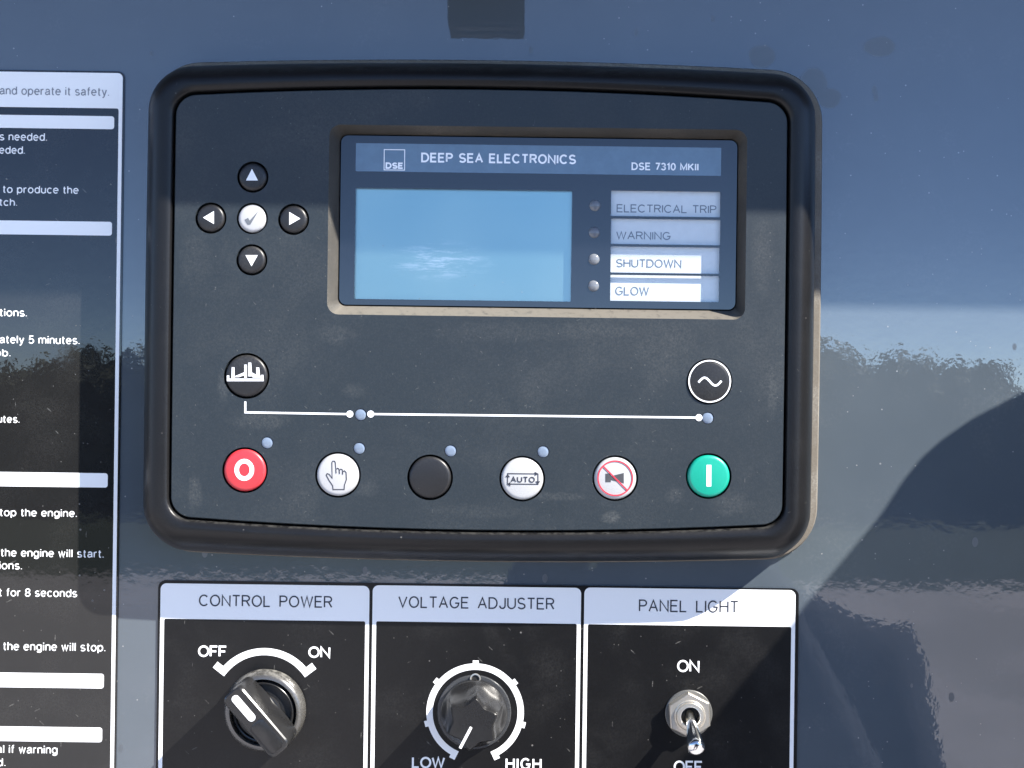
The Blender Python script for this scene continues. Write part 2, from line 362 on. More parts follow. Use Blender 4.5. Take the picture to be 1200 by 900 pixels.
# engraved-style capitals drawn as strokes
def q(cx, cy, rx, ry, a0, a1, n=10): return [(cx + rx * math.cos(R(a0 + (a1 - a0) * i / n)), cy + ry * math.sin(R(a0 + (a1 - a0) * i / n))) for i in range(n + 1)]
G = {
 'A': (.72, [[(0, 0), (.36, 1), (.72, 0)], [(.13, .35), (.59, .35)]]),
 'C': (.74, [q(.39, .5, .39, .5, 42, 318, 18)]),
 'D': (.70, [[(0, 0), (0, 1), (.3, 1)] + q(.3, .5, .4, .5, 90, -90, 12)[1:] + [(0, 0)]]),
 'E': (.58, [[(.58, 1), (0, 1), (0, 0), (.6, 0)], [(0, .52), (.52, .52)]]),
 'F': (.56, [[(.56, 1), (0, 1), (0, 0)], [(0, .5), (.48, .5)]]),
 'G': (.78, [q(.39, .5, .39, .5, 42, 330, 18) + [(.76, .45), (.44, .45)]]),
 'H': (.68, [[(0, 0), (0, 1)], [(.68, 0), (.68, 1)], [(0, .52), (.68, .52)]]),
 'I': (.02, [[(.01, 0), (.01, 1)]]),
 'J': (.48, [[(.48, 1), (.48, .26)] + q(.24, .26, .24, .26, 0, -180, 8)[1:]]),
 'L': (.52, [[(0, 1), (0, 0), (.52, 0)]]),
 'N': (.68, [[(0, 0), (0, 1), (.68, 0), (.68, 1)]]),
 'O': (.80, [q(.40, .5, .40, .5, 0, 360, 24)]),
 'P': (.60, [[(0, 0), (0, 1), (.34, 1)] + q(.34, .74, .26, .26, 90, -90, 8)[1:] + [(0, .48)]]),
 'R': (.64, [[(0, 0), (0, 1), (.36, 1)] + q(.36, .75, .26, .25, 90, -90, 8)[1:] + [(0, .5)], [(.36, .5), (.64, 0)]]),
 'S': (.62, [q(.31, .74, .29, .26, 25, 270, 12) + q(.31, .24, .31, .24, 90, -155, 12)[1:]]),
 'T': (.62, [[(0, 1), (.62, 1)], [(.31, 1), (.31, 0)]]),
 'U': (.66, [[(0, 1), (0, .33)] + q(.33, .33, .33, .33, 180, 360, 10)[1:] + [(.66, 1)]]),
 'V': (.70, [[(0, 1), (.35, 0), (.70, 1)]]),
 'W': (1.0, [[(0, 1), (.25, 0), (.5, 1), (.75, 0), (1.0, 1)]]),
 'M': (.80, [[(0, 0), (0, 1), (.40, .12), (.80, 1), (.80, 0)]]),
 'K': (.66, [[(0, 0), (0, 1)], [(.62, 1), (0, .36)], [(.22, .58), (.66, 0)]]),
 '0': (.54, [q(.27, .5, .27, .5, 0, 360, 20)]),
 '1': (.24, [[(0, .78), (.22, 1), (.22, 0)]]),
 '3': (.52, [q(.25, .75, .24, .25, 160, -80, 10) + q(.25, .25, .27, .25, 80, -160, 10)]),
 '5': (.52, [[(.48, 1), (.10, 1), (.04, .50)] + q(.25, .31, .27, .31, 125, -155, 12)]),
 '7': (.52, [[(0, 1), (.52, 1), (.18, 0)]]),
 '8': (.52, [q(.26, .75, .23, .25, -90, 270, 16), q(.26, .25, .26, .25, 90, 450, 16)]),
 'a': (.50, [[(.04, .56)] + q(.25, .52, .21, .20, 140, 0, 8)[1:] + [(.46, .12), (.52, 0)], [(.46, .42), (.20, .37)] + q(.18, .19, .17, .18, 100, 290, 8) + [(.46, .16)]]),
 'b': (.52, [[(0, 1), (0, 0)], q(.26, .36, .26, .36, 0, 360, 16)]),
 'c': (.48, [q(.26, .36, .26, .36, 45, 315, 14)]),
 'd': (.52, [[(.52, 1), (.52, 0)], q(.26, .36, .26, .36, 0, 360, 16)]),
 'e': (.52, [[(.01, .38), (.51, .38)] + q(.26, .36, .26, .36, 8, 315, 16)]),
 'f': (.26, [[(.10, 0), (.10, .82)] + q(.26, .82, .16, .17, 180, 90, 5)[1:], [(0, .70), (.26, .70)]]),
 'g': (.52, [q(.26, .36, .26, .36, 0, 360, 16), [(.52, .72), (.52, -.08)] + q(.27, -.06, .25, .20, 0, -155, 8)[1:]]),
 'h': (.46, [[(0, 1), (0, 0)], [(0, .42)] + q(.23, .46, .23, .26, 170, 0, 8) + [(.46, 0)]]),
 'i': (.04, [[(.02, 0), (.02, .71)], [(.02, .88), (.02, 1)]]),
 'l': (.04, [[(.02, 0), (.02, 1)]]),
 'm': (.80, [[(0, .72), (0, 0)], [(0, .44)] + q(.20, .48, .20, .24, 170, 0, 8) + [(.40, 0)], [(.40, .44)] + q(.60, .48, .20, .24, 170, 0, 8) + [(.80, 0)]]),
 'n': (.46, [[(0, .72), (0, 0)], [(0, .42)] + q(.23, .46, .23, .26, 170, 0, 8) + [(.46, 0)]]),
 'o': (.54, [q(.27, .36, .27, .36, 0, 360, 18)]),
 'p': (.52, [[(0, .72), (0, -.27)], q(.26, .36, .26, .36, 0, 360, 16)]),
 'r': (.28, [[(0, .72), (0, 0)], [(0, .42)] + q(.26, .44, .26, .27, 170, 85, 5)]),
 's': (.46, [q(.23, .53, .20, .19, 30, 270, 10) + q(.23, .17, .23, .17, 90, -150, 10)[1:]]),
 't': (.26, [[(.10, .94), (.10, .12), (.15, .02), (.26, .01)], [(0, .70), (.26, .70)]]),
 'u': (.46, [[(0, .72), (0, .26)] + q(.23, .26, .23, .26, 180, 350, 8)[1:] + [(.46, .34)], [(.46, .72), (.46, 0)]]),
 'w': (.70, [[(0, .72), (.18, 0), (.35, .72), (.52, 0), (.70, .72)]]),
 'y': (.48, [[(0, .72), (.24, .02)], [(.48, .72), (.20, -.18), (.12, -.27), (.03, -.26)]]),
 '.': (.03, [[(.015, 0), (.015, .09)]]),
}
def stroke_text(body, x0, ytop, x1, ybase, d, wd, material, parent, gap=.24, space=.62, lift=0.3):
    adv = []; x = 0
    for ch in body:
        if ch == ' ': x += space - gap; continue
        adv.append((ch, x)); x += G[ch][0] + gap
    tot = x - gap
    a = I(x0, ybase, d); b = I(x1, ybase, d); yb = (a[1] + b[1]) / 2
    wd = L(wd, d); sx = (L(x1 - x0, d) - wd) / tot; sy = L(ybase - ytop, d) - wd
    bb = B(); k = 0
    for ch, xo in adv:
        for st in G[ch][1]:
            pts = [(a[0] + wd / 2 + (xo + px) * sx, yb + wd / 2 + py * sy) for px, py in st]
            closed = len(pts) > 3 and (Vector(pts[0]) - Vector(pts[-1])).length < 1e-4
            if closed: pts = pts[:-1]
            bb.stroke(pts, wd, d, d + lift + 0.06 * (k % 2), closed); k += 1
    return bb.build('lettering', material, parent, smooth=0)

# ------------------------------------------------------------------ the painted sheet
sheet = B()
sheet.prism(rrect(-50, -80, 2500, 1800, 20), -6, 0)
sh = tag(sheet.build('cabinet_panel', 'paint', smooth=0), 'glossy blue grey painted steel sheet carrying all the controls', kind='structure')

# ------------------------------------------------------------------ engine controller
cx, cy = I(562.5, 366.5, 0)
ctrl = thing('engine_controller', 'large black rounded engine control module with blue screen and round buttons', 'control panel', cx, cy)
W0, H0, R0, BOW = 777, 562, 54, 9.5
def outline(o, d=0): return [(x, y) for x, y in rrect(cx, cy, W0 - 2 * o, H0 - 2 * o, R0 - o, 10, BOW, 1.5, 12)]
def ring(o, d): return [(x, y, d) for x, y in outline(o)]
def gring(o, d): return [(x, y, d) for x, y in rrect(cx + 4.0, cy + 2.0, W0 - 2 * o + 1.0, H0 - 2 * o - 2, R0 - o, 10, BOW, 1.5, 12)]
B().loft([gring(-3.6, 0), gring(-3.6, 4), gring(-1.5, 8), gring(8, 9)]).build('gasket', 'gasket', ctrl, label='dust coloured seal between the module and the sheet')
FD = 58.0                                        # fascia level
fx, fy = I(561.5, 363, FD)
FW, FH, FR, FB = L(717, FD), L(493, FD), 22, L(12, FD)
def fout(o): return rrect(fx, fy, FW - 2 * o, FH - 2 * o, FR - o, 10, FB, 0.5, 12)
def fring(o, d): return [(x, y, d) for x, y in fout(o)]
# bezel: loft from the outside outline to the inner opening
prof = [(0, 2), (2.0, 14), (5.5, 28), (10.5, 42), (16, 52), (21, 57.5), (26, 60.8), (31, 62)]
rings = [ring(o, d) for o, d in prof] + [fring(-9, 61.6), fring(-5.0, 60.6), fring(-3.4, 59.0), fring(-2.5, 56), fring(-2.4, 25)]
B().loft(rings).build('bezel', 'bezel', ctrl, smooth=60)
B().prism(fout(-2.4), 24, 25).build('backing', 'gap', ctrl)
# fascia with real openings
BIG, SMALL = L(26.9, FD), L(18.4, FD)
big = {'red': (287, 551), 'hand': (396, 556.5), 'blank': (504, 559.5), 'auto': (612, 561), 'mute': (721, 560.5), 'green': (830.5, 558), 'engine': (289, 440.5), 'gen': (831.5, 447)}
small = {'up': (296.3, 207.5), 'left': (247, 255.5), 'tick': (295.5, 256), 'right': (344, 257), 'down': (295, 304.5)}
leds = [(313, 519), (421, 525.5), (528, 528.5), (636.5, 529.5), (422.5, 486), (829.5, 490)]
wx, wy, ww, wh = IR(384.5, 149, 874.5, 371.5, FD)
hs = [circle(*I(*p, FD), BIG, 40) for p in big.values()] + [circle(*I(*p, FD), SMALL, 32) for p in small.values()]
hs += [circle(*I(*p, FD), L(7.2, FD), 20) for p in leds] + [rrect(wx, wy, ww, wh, 13, 6)]
fb = B(); fb.holes(fout(1.0), hs, 46, FD)
fb.loft([fring(0, 42), fring(0, FD - 1.2), fring(1.0, FD)])
fb.build('fascia', 'fascia', ctrl, smooth=30)

# --- buttons
def cap(name, p, r, mt, symbols=(), gap=2.0, h=1.6, label=None):
    x, y = I(*p, FD); rr = r - gap
    b = B(); b.lathe(x, y, [(rr, 46), (rr, FD + h - 3.4), (rr - 0.8, FD + h - 1.4), (rr - 2.2, FD + h - 0.4), (rr - 4.2, FD + h)], 48)
    return b.build(name, mt, ctrl, smooth=50, label=label)
TOP = FD + 1.6
def P(px, py, d=TOP): return I(px, py, d)
def flat(parent, polys, mt, d=TOP, lift=0.3, name='symbol'):
    b = B()
    for k, pl in enumerate(polys):
        pts = [P(*p, d) for p in pl]
        ar = sum(pts[i][0] * pts[(i + 1) % len(pts)][1] - pts[(i + 1) % len(pts)][0] * pts[i][1] for i in range(len(pts)))
        if ar < 0: pts.reverse()
        b.prism(pts, d - 0.5, d + lift + 0.03 * k)
    return b.build(name, mt, parent, smooth=0)
def lines(parent, strokes, wd, mt, d=TOP, lift=0.3, name='symbol'):
    b = B()
    for k, s_ in enumerate(strokes):
        pts = [P(*p, d) for p in s_]; cl = len(pts) > 3 and (Vector(pts[0]) - Vector(pts[-1])).length < 1e-3
        b.stroke(pts[:-1] if cl else pts, L(wd, d), d - 0.5, d + lift + 0.05 * k, cl)
    return b.build(name, mt, parent, smooth=0)
o = cap('push_button', small['up'], SMALL, 'button_black', label='black button with up arrow'); flat(o, [[(295.3, 198), (288.3, 211.5), (302.3, 211.5)]], 'white_print')
o = cap('push_button', small['left'], SMALL, 'button_black', label='black button with left arrow'); flat(o, [[(238, 255), (250.7, 247.5), (250.7, 262.5)]], 'white_print')
o = cap('push_button', small['right'], SMALL, 'button_black', label='black button with right arrow'); flat(o, [[(339, 248.5), (339, 263.5), (352, 256.2)]], 'white_print')
o = cap('push_button', small['down'], SMALL, 'button_black', label='black button with down arrow'); flat(o, [[(287.7, 299), (302, 299), (294.8, 312)]], 'white_print')
o = cap('push_button', small['tick'], SMALL, 'button_white', label='white button with grey tick'); flat(o, [[(286.5, 257.5), (290.8, 255.3), (292.6, 258.6), (302.6, 247.6), (293.4, 263.2), (290.2, 263.4)]], 'label_grey')
def ell(px, py, rx, ry, n=40): return [(px + rx * math.cos(2 * math.pi * i / n), py + ry * math.sin(2 * math.pi * i / n)) for i in range(n)] + [(px + rx, py)]
o = cap('push_button', big['red'], BIG, 'button_red', label='red stop button with white O'); lines(o, [ell(286.3, 550.6, 8.9, 10.2)], 5.2, 'white_print')
o = cap('push_button', big['green'], BIG, 'button_green', label='green start button with white bar'); flat(o, [[(828, 544.8), (833.6, 544.8), (833.4, 570), (827.8, 570)]], 'white_print')
o = cap('push_button', big['blank'], BIG, 'button_black', label='plain black button without symbol')
o = cap('push_button', big['hand'], BIG, 'button_white', label='white button with pointing hand')
Z7 = lambda x, y: (160 + x / 3.0, 380 + y / 3.0)
lines(o, [[Z7(*p) for p in [(691, 581), (690, 568), (676, 547), (667, 530), (670, 525), (677, 527), (688, 541), (687, 486), (690, 481), (696, 481), (699, 486), (701, 512), (706, 506), (711, 508), (713, 514), (718, 509), (723, 511), (725, 518), (731, 515), (737, 521), (738, 546), (731, 566), (730, 581), (691, 581)]],
          [Z7(701, 512), Z7(702, 524)], [Z7(713, 514), Z7(714, 526)], [Z7(725, 518), Z7(725, 528)]], 1.0, 'dark_print')
o = cap('push_button', big['auto'], BIG, 'button_white', label='white button reading AUTO')
lines(o, [[(595, 555), (630.5, 555.3), (630.5, 567.5), (594.6, 567.2), (595, 555)]], 1.1, 'dark_print')
flat(o, [[(592.2, 559), (597.6, 559), (594.9, 555.6)], [(633.2, 564), (627.8, 564), (630.5, 567.4)], [(627, 553), (627, 557.4), (631, 555.2)], [(598, 565), (598, 569.6), (594, 567.3)]], 'dark_print', lift=0.5)
stroke_text('AUTO', 598.4, 558.6, 626.8, 565.4, TOP, 1.2, 'dark_print', o, gap=.3, lift=0.4)
o = cap('push_button', big['mute'], BIG, 'button_white', label='white button with crossed out horn')
flat(o, [[(709.5, 555), (715.8, 555), (715.8, 565), (709.5, 565)], [(715.8, 558), (731, 554.2), (731, 566.4), (715.8, 562.4)]], 'icon_grey', lift=0.25)
lines(o, [ell(721, 560.4, 20.2, 20.2, 48), [(706.8, 546.2), (735.2, 574.6)]], 1.5, 'red_print', lift=0.6)
o = cap('push_button', big['engine'], BIG, 'button_black', label='black button with engine symbol')
flat(o, [[Z7(*p) for p in pl] for pl in [
    [(318, 191), (447, 191), (447, 200), (318, 200)],
    [(318, 180), (326, 180), (326, 191), (318, 191)], [(335, 151), (344, 151), (345, 191), (334, 191)],
    [(345, 183), (381, 168), (381, 178), (360, 186), (345, 186)],
    [(379, 142), (388, 142), (388, 188), (379, 188)], [(393, 135), (403, 135), (406, 183), (393, 183)],
    [(403, 168), (425, 180), (440, 182), (440, 187), (408, 187)], [(421, 152), (431, 152), (434, 183), (421, 183)], [(438, 178), (446, 178), (446, 191), (438, 191)]]], 'white_print')
o = cap('push_button', big['gen'], BIG, 'button_black', label='black button with white ring and sine wave')
lines(o, [ell(831.6, 446.8, 24.2, 24.2, 56)], 1.6, 'white_print', d=TOP - 0.7, lift=0.7)
lines(o, [[(818.5 + 27 * i / 24, 447.2 - 4.6 * math.sin(2 * math.pi * (i / 24 * 1.06 - 0.03))) for i in range(25)]], 2.4, 'white_print')
# --- indicator lights and printed line on the fascia
for p in leds:
    x, y = I(*p, FD); r = L(6.6, FD)
    B().lathe(x, y, [(r, 50), (r, FD - 0.8), (r - 1.2, FD - 0.1), (r - 3, FD + 0.2)], 24).build('indicator_light', 'led', ctrl, smooth=50)
lines(ctrl, [[(287.5, 470.5), (287.5, 483.2), (409, 485.3)], [(435, 485.2), (818.5, 489.4)]], 2.3, 'white_print', d=FD, name='printed_line')
for p in ((410, 485.2), (434.5, 485.2), (819, 489.4)):
    x, y = I(*p, FD); B().prism(circle(x, y, 3.9, 20), FD - 0.5, FD + 0.55).build('printed_dot', 'white_print', ctrl, smooth=0)

# --- display: chamfered recess, mask, screen, labels, clear cover
CD, LD = 36.5, 31.5
x0, y0, w0, h0 = IR(397, 160, 864.5, 361.5, CD)
disp_frame = B(); a_ = rrect(wx, wy, ww, wh, 13, 6); b_ = rrect(x0, y0, w0, h0, 9, 6)
a2 = rrect(wx, wy, ww - 1.6, wh - 1.6, 12.4, 6)
disp_frame.loft([[(x, y, FD - 0.4) for x, y in a_], [(x, y, FD - 2) for x, y in a2], [(x, y, CD) for x, y in b_], [(x, y, LD - 4) for x, y in b_]])
disp = disp_frame.build('display_recess', 'chamfer', ctrl, smooth=30, label='sloping dusty surround of the display, lower slope lightened as if sunlit')
mk = B()
labs = [(716, 224, 844, 253.8), (716, 256.8, 844, 286.6), (715.6, 289.4, 843, 320), (715.2, 322.8, 842.6, 353.2)]
lcd_r = (416, 221.8, 669.8, 351.8)
def RR(r, d, g=0.0, rad=0.8): a = IR(*r, d); return rrect(a[0], a[1], a[2] - 2 * g, a[3] - 2 * g, rad, 2)
MD = CD
mk.holes(rrect(x0, y0, w0 - 3.2, h0 - 3.2, 8, 6), [RR(lcd_r, MD)] + [RR(r, MD) for r in labs], MD - 2, MD)
mk.build('screen_mask', 'mask', disp, smooth=0)
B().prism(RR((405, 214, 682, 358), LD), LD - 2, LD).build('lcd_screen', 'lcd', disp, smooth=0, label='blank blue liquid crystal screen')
for r in labs:
    g = (r[0] - 4, r[1] - 0.2, r[2] + 12, r[3] + 0.2)
    B().prism(RR(g, LD), LD - 1, LD).build('label_strip', 'label_white', disp, smooth=0)
for body, a in (('ELECTRICAL TRIP', (722.5, 240, 839.5, 249.6)), ('WARNING', (722, 271.4, 786, 281)), ('SHUTDOWN', (722, 303.8, 798.5, 313.6)), ('GLOW', (721, 336, 760.5, 346.2))):
    stroke_text(body, a[0], a[1], a[2], a[3], LD, 1.25, 'label_grey', disp, gap=.22, space=.7)
B().prism(RR((417, 170.5, 845, 203.5), MD), MD - 0.5, MD + 0.4).build('header_band', 'band', disp, smooth=0)
HT = MD + 0.4
stroke_text('DEEP SEA ELECTRONICS', 493.5, 180, 675, 191.4, HT, 2.05, 'white_print', disp, gap=.30, space=.85)
stroke_text('DSE 7310 MKII', 740, 190.8, 818.6, 199.8, HT, 1.6, 'white_print', disp, gap=.30, space=.8)
stroke_text('DSE', 451.8, 190.4, 472.6, 197.9, HT, 1.8, 'white_print', disp, gap=.30)
lines(disp, [[(450.3, 175.3), (474.3, 175.6), (474.1, 199.4), (450.1, 199.1), (450.3, 175.3)]], 0.9, 'white_print', d=HT, name='logo_frame')
for p in ((697.2, 240.9), (696.4, 272.4), (696, 304), (695.4, 335.2)):
    x, y = I(*p, MD); r = L(6.6, MD)
    B().lathe(x, y, [(r, MD - 1)] + [(r * math.cos(R(a)), MD + 2.6 * math.sin(R(a))) for a in (5, 25, 45, 65, 82)], 24).build('warning_light', 'led_dome', disp, smooth=80)
for r in [lcd_r] + labs:
    gb = B(); gb.prism(RR(r, MD, -0.3), MD - 1.0, MD - 0.6); gb.f = gb.f[-1:]
    gb.build('clear_pane', 'glass', disp, smooth=0)

# ------------------------------------------------------------------ instruction plate (left)
px_, py_ = I(-240, 500, 0)
ins = thing('instruction_plate', 'tall black instruction plate with white bars and white printed text', 'plate', px_, py_)
ty0 = I(149.5, 84, 0)[1]; xr = I(142, 450, 0)[0]
PW, PH = 760, 1000
pcx, pcy = xr - PW / 2, ty0 - PH / 2
B().prism(rrect(pcx, pcy, PW, PH, 8), 0, 1.6).build('base_plate', 'film_black', ins, smooth=0)
pt = 1.6
fo = rrect(pcx, pcy, PW - 4.5, PH - 4.5, 6)
hb = I(144, 127.5, 0)[1]
itop, ibot = hb, pcy - PH / 2 + 8
fi = rrect(pcx, (itop + ibot) / 2, PW - 13.0, itop - ibot, 2.5, 3)
B().holes(fo, [fi], pt - 0.4, pt + 0.35).build('white_border', 'film_white', ins, smooth=0)
for t0, t1, rx in ((136.3, 151.5, 134), (260, 276.2, 131.4), (554.6, 571.4, 126.4), (789.6, 806.8, 121.8), (852.6, 869.8, 119.8)):
    a = I(rx, t0, pt); c = I(rx, t1, pt); L0 = pcx - PW / 2 + 14
    B().prism(rrect((L0 + a[0]) / 2, (a[1] + c[1]) / 2, a[0] - L0, a[1] - c[1], 3, 4), pt - 0.4, pt + 0.35).build('white_bar', 'film_white', ins, smooth=0)
rows = [('and operate it safety.', -0.5, 101.6, 127.8, 111.8, 'dark'), ('s needed.', -0.5, 155.4, 55.2, 165), ('eded.', -1, 171, 29.4, 180.4),
        ('to produce the', 3.2, 217.4, 92.2, 226.8), ('tch.', -0.8, 232.4, 20.2, 241.4), ('tions.', -0.5, 361.4, 31.6, 371), ('ately 5 minutes.', -0.5, 393.2, 93.4, 403),
        ('ob.', -6, 408.8, 12.4, 417.8), ('utes.', -3, 486.4, 23, 495.6), ('top the engine.', -0.5, 596, 90.2, 605.5), ('the engine will start.', 0.8, 643.2, 121.6, 653),
        ('ions.', -1, 657.6, 25.8, 667.4), ('t for 8 seconds', -1.5, 689.6, 90.4, 699.4), ('the engine will stop.', 3.6, 752.6, 123.6, 762.8), ('al if warning', -4, 873, 67.2, 883), ('d.', -4, 888.2, 6.6, 898)]
for r in rows:
    stroke_text(r[0], r[1], r[2], r[3], r[4], pt + (0.35 if len(r) > 5 else 0), 1.2 if len(r) > 5 else 1.25, 'grey_print' if len(r) > 5 else 'film_white', ins, gap=.24, space=.64)

# ------------------------------------------------------------------ switch plate with three fields
sx0, sy0 = I(185.5, 681, 0); sx1, _ = I(936, 681, 0); 
PLH = 330
plx, ply, plw = I(560.7, 700, 0)[0], I(560.7, 684.5, 0)[1] - PLH / 2, 750
swp = thing('switch_plate', 'wide black plate with three white framed fields headed by printed titles', 'plate', plx, ply)
B().prism(rrect(plx, ply, plw, PLH, 9), 0, 1.6).build('base_plate', 'plate_black', swp, smooth=0)
for (x0_, x1_, yt, yh) in ((188.5, 433, 685, 726.5), (437, 681, 687.3, 729.5), (685, 932.2, 690, 733)):
    xm = (x0_ + x1_) / 2; c = I(xm, yt, pt); hy = I(xm, yh, pt)[1]; wd = x1_ - x0_; bot = ply - PLH / 2 + 5
    fo = rrect(c[0], (c[1] + bot) / 2, wd, c[1] - bot, 7, 6)
    fi = rrect(c[0], (hy + bot + 5) / 2, wd - 9.0, hy - bot - 5, 2, 3)
    B().holes(fo, [fi], pt - 0.4, pt + 0.35).build('white_frame', 'film_white', swp, smooth=0)
stroke_text('CONTROL POWER', 233, 697.6, 389.4, 711.4, pt + 0.35, 1.6, 'dark_print', swp, gap=.25, space=.92)
stroke_text('VOLTAGE ADJUSTER', 466.6, 699.6, 649.6, 713.4, pt + 0.35, 1.6, 'dark_print', swp, gap=.25, space=.92)
stroke_text('PANEL LIGHT', 748.6, 703.2, 865.4, 717.6, pt + 0.35, 1.6, 'dark_print', swp, gap=.25, space=.92)
stroke_text('OFF', 232, 756.4, 266, 770, pt, 2.25, 'film_white', swp, gap=.2)
stroke_text('ON', 361.2, 757.6, 387, 771, pt, 2.25, 'film_white', swp, gap=.2)
stroke_text('LOW', 482.6, 886.8, 521.4, 900.4, pt, 2.3, 'film_white', swp, gap=.2)
stroke_text('HIGH', 592.4, 888.2, 634.6, 902, pt, 2.2, 'film_white', swp, gap=.34)
stroke_text('ON', 793.4, 773.4, 819.6, 787.6, pt, 2.2, 'film_white', swp, gap=.2)
stroke_text('OFF', 789.4, 891.4, 823.4, 905.4, pt, 2.2, 'film_white', swp, gap=.2)
# arc between OFF and ON
ax, ay = I(309.6, 824, pt); b = B(); b.stroke(arc(ax, ay, 60.4, -52.5, 52.5), 8.2, pt - .3, pt + .35)
for s_ in (-1, 1):
    t_ = R(52.5) * s_
    b.stroke([(ax + r * math.sin(t_), ay + r * math.cos(t_)) for r in (56.4, 73)], 8.6, pt - .3, pt + .41)
b.build('printed_arc', 'film_white', swp, smooth=0)
# ring of the voltage scale
vx, vy = I(556.8, 834.6, pt); b = B(); b.stroke(arc(vx, vy, 53.4, -156, 156, 72), 7.4, pt - .3, pt + .35)
for a in (-154, -104, -52, 0, 52, 104, 154):
    t_ = R(a); b.stroke([(vx + r * math.sin(t_), vy + r * math.cos(t_)) for r in (50 if abs(a) < 150 else 49.6, 60.6)], 7.0, pt - .3, pt + .41)
b.build('printed_scale', 'film_white', swp, smooth=0)

# ------------------------------------------------------------------ rotary selector switch
rx_, ry_ = I(310, 833, 8)
rot = thing('rotary_switch', 'black rotary selector switch with white index line turned to OFF', 'switch', rx_, ry_, 1.6)
B().lathe(rx_, ry_, [(47.5, 1.6), (47.8, 4), (47, 10), (44.5, 15), (41.5, 17.5), (39, 17.8), (38, 16), (37.6, 6)], 72, cap=False).build('collar_ring', 'knob_ring', rot, smooth=60)
B().lathe(rx_, ry_, [(37.6, 6), (36.4, 6.1), (35.6, 15), (34, 16.4), (32.6, 16), (31.8, 12), (20, 12), (19.4, 16), (17.6, 16.6), (17, 14)], 64).build('dial', 'knob', rot, smooth=50)
def bar_ring(hl, hw, d, th, ox=0, oy=0, rr=8):
    pts = rrect(0, 0, 2 * hl, 2 * hw, (rr, rr, rr, rr), 6)
    c, s_ = math.cos(th), math.sin(th)
    return [(rx_ + ox + x * c - y * s_, ry_ + oy + x * s_ + y * c, d) for x, y in pts]
th = R(-48.5)
lv = B().loft([bar_ring(44, 17.5, 14, th), bar_ring(44.5, 16.4, 30, th), bar_ring(45, 14.6, 52, th), bar_ring(44.2, 13.6, 57.5, th), bar_ring(42.6, 12.0, 59, th, rr=7)], False, True)
lever = lv.build('handle', 'knob', rot, smooth=35)
c, s_ = math.cos(th), math.sin(th)
def bl(u, v): return (rx_ + u * c - v * s_, ry_ + u * s_ + v * c)
pts = rrect(-21, 0, 36, 9.0, 4.4, 5)
B().prism([bl(*p) for p in pts], 58.5, 59.5).build('index_line', 'film_white', lever, smooth=0)
# raised edge running from the index slot to the end of the handle
B().loft([[(*bl(u, v), d) for u, v in rrect(20, 0, 40, 18, 5, 5)] for d in (58.8, 60.0)] + [[(*bl(u, v), 60.4) for u, v in rrect(20, 0, 38, 16, 4.4, 5)]], False, True).build('grip_pad', 'knob', lever, smooth=30)

# ------------------------------------------------------------------ voltage knob
kx, ky = I(555.5, 835, 5)
kn = thing('fluted_knob', 'glossy black fluted knob with white pointer inside the printed ring', 'knob', kx, ky, 1.6)
B().lathe(kx, ky, [(43.4, 1.6), (43.4, 3.2), (42.4, 4.4), (30, 4.8)], 64).build('skirt', 'skirt', kn, smooth=40)
# rim and locking hole at the top of the skirt
hx, hy = I(557, 795.5, 5)
B().lathe(hx, hy, [(6.4, 4.5), (6.2, 6.4), (5.0, 6.6), (4.2, 5.2)], 24, cap=False).build('hole_rim', 'nickel', kn, smooth=60)
B().lathe(hx, hy, [(4.4, 4.9), (4.2, 5.15)], 20).build('locking_hole', 'gap', kn, smooth=0)
def fl(r, a, d, n=144, flare=0.0):
    out = []
    for i in range(n):
        t_ = 2 * math.pi * i / n; rr = r - a * abs(math.cos(3.0 * (t_ - R(83 - 30)))) ** 1.1
        out.append((kx + rr * math.cos(t_), ky + rr * math.sin(t_), d))
    return out
kb = B().loft([fl(39, 0, 4.9), fl(39, 0.0, 10), fl(38.4, 0.6, 13), fl(36.4, 2.6, 17), fl(34.6, 4.6, 24), fl(33.0, 6.4, 38), fl(31.4, 7.4, 52), fl(30.2, 7.4, 55), fl(28.2, 6.8, 56.6)], False, True)
body = kb.build('knob_body', 'knob', kn, smooth=32)
th2 = R(243)
def kr(u, v): return (kx + u * math.cos(th2) - v * math.sin(th2), ky + u * math.sin(th2) + v * math.cos(th2))
B().prism([kr(*p) for p in rrect(17, 0, 27, 3.2, 0.6, 2)], 56.4, 57.2).build('pointer', 'film_white', body, smooth=0)

# ------------------------------------------------------------------ toggle switch
tx, ty = I(807.6, 837, 6)
tg = thing('toggle_switch', 'chrome toggle switch with hexagonal nut, lever pointing down to OFF', 'switch', tx, ty, 1.6)
B().lathe(tx, ty, [(27.6, 1.6), (27.6, 3.4), (26.8, 4.2), (14, 4.4)], 48).build('washer', 'washer', tg, smooth=40)
hexp = circle(tx, ty, 26.6, 6, R(90 + 4))
def hexr(k, d): return [(tx + (x - tx) * k, ty + (y - ty) * k, d) for x, y in hexp]
hx_ = B(); hx_.loft([hexr(1.0, 4.4), hexr(1.0, 12.2), hexr(0.955, 13.6)], False, False)
inn = circle(tx, ty, 15, 48)
hx_.holes([(p[0], p[1]) for p in hexr(0.955, 0)], [inn], 13.0, 13.6)
hx_.build('hex_nut', 'nickel', tg, smooth=25)
B().lathe(tx, ty, [(18.0, 13.4), (18.0, 15.2), (17.4, 16)] + [(16.6, 16.1), (16.2, 15.4), (15.8, 17.6), (15.4, 18.6), (12.0, 18.8), (11.0, 18), (10.6, 8)], 48, cap=False).build('bushing', 'nickel', tg, smooth=40)
B().lathe(tx, ty, [(10.8, 8), (9, 8.4)], 32).build('socket', 'gap', tg, smooth=0)
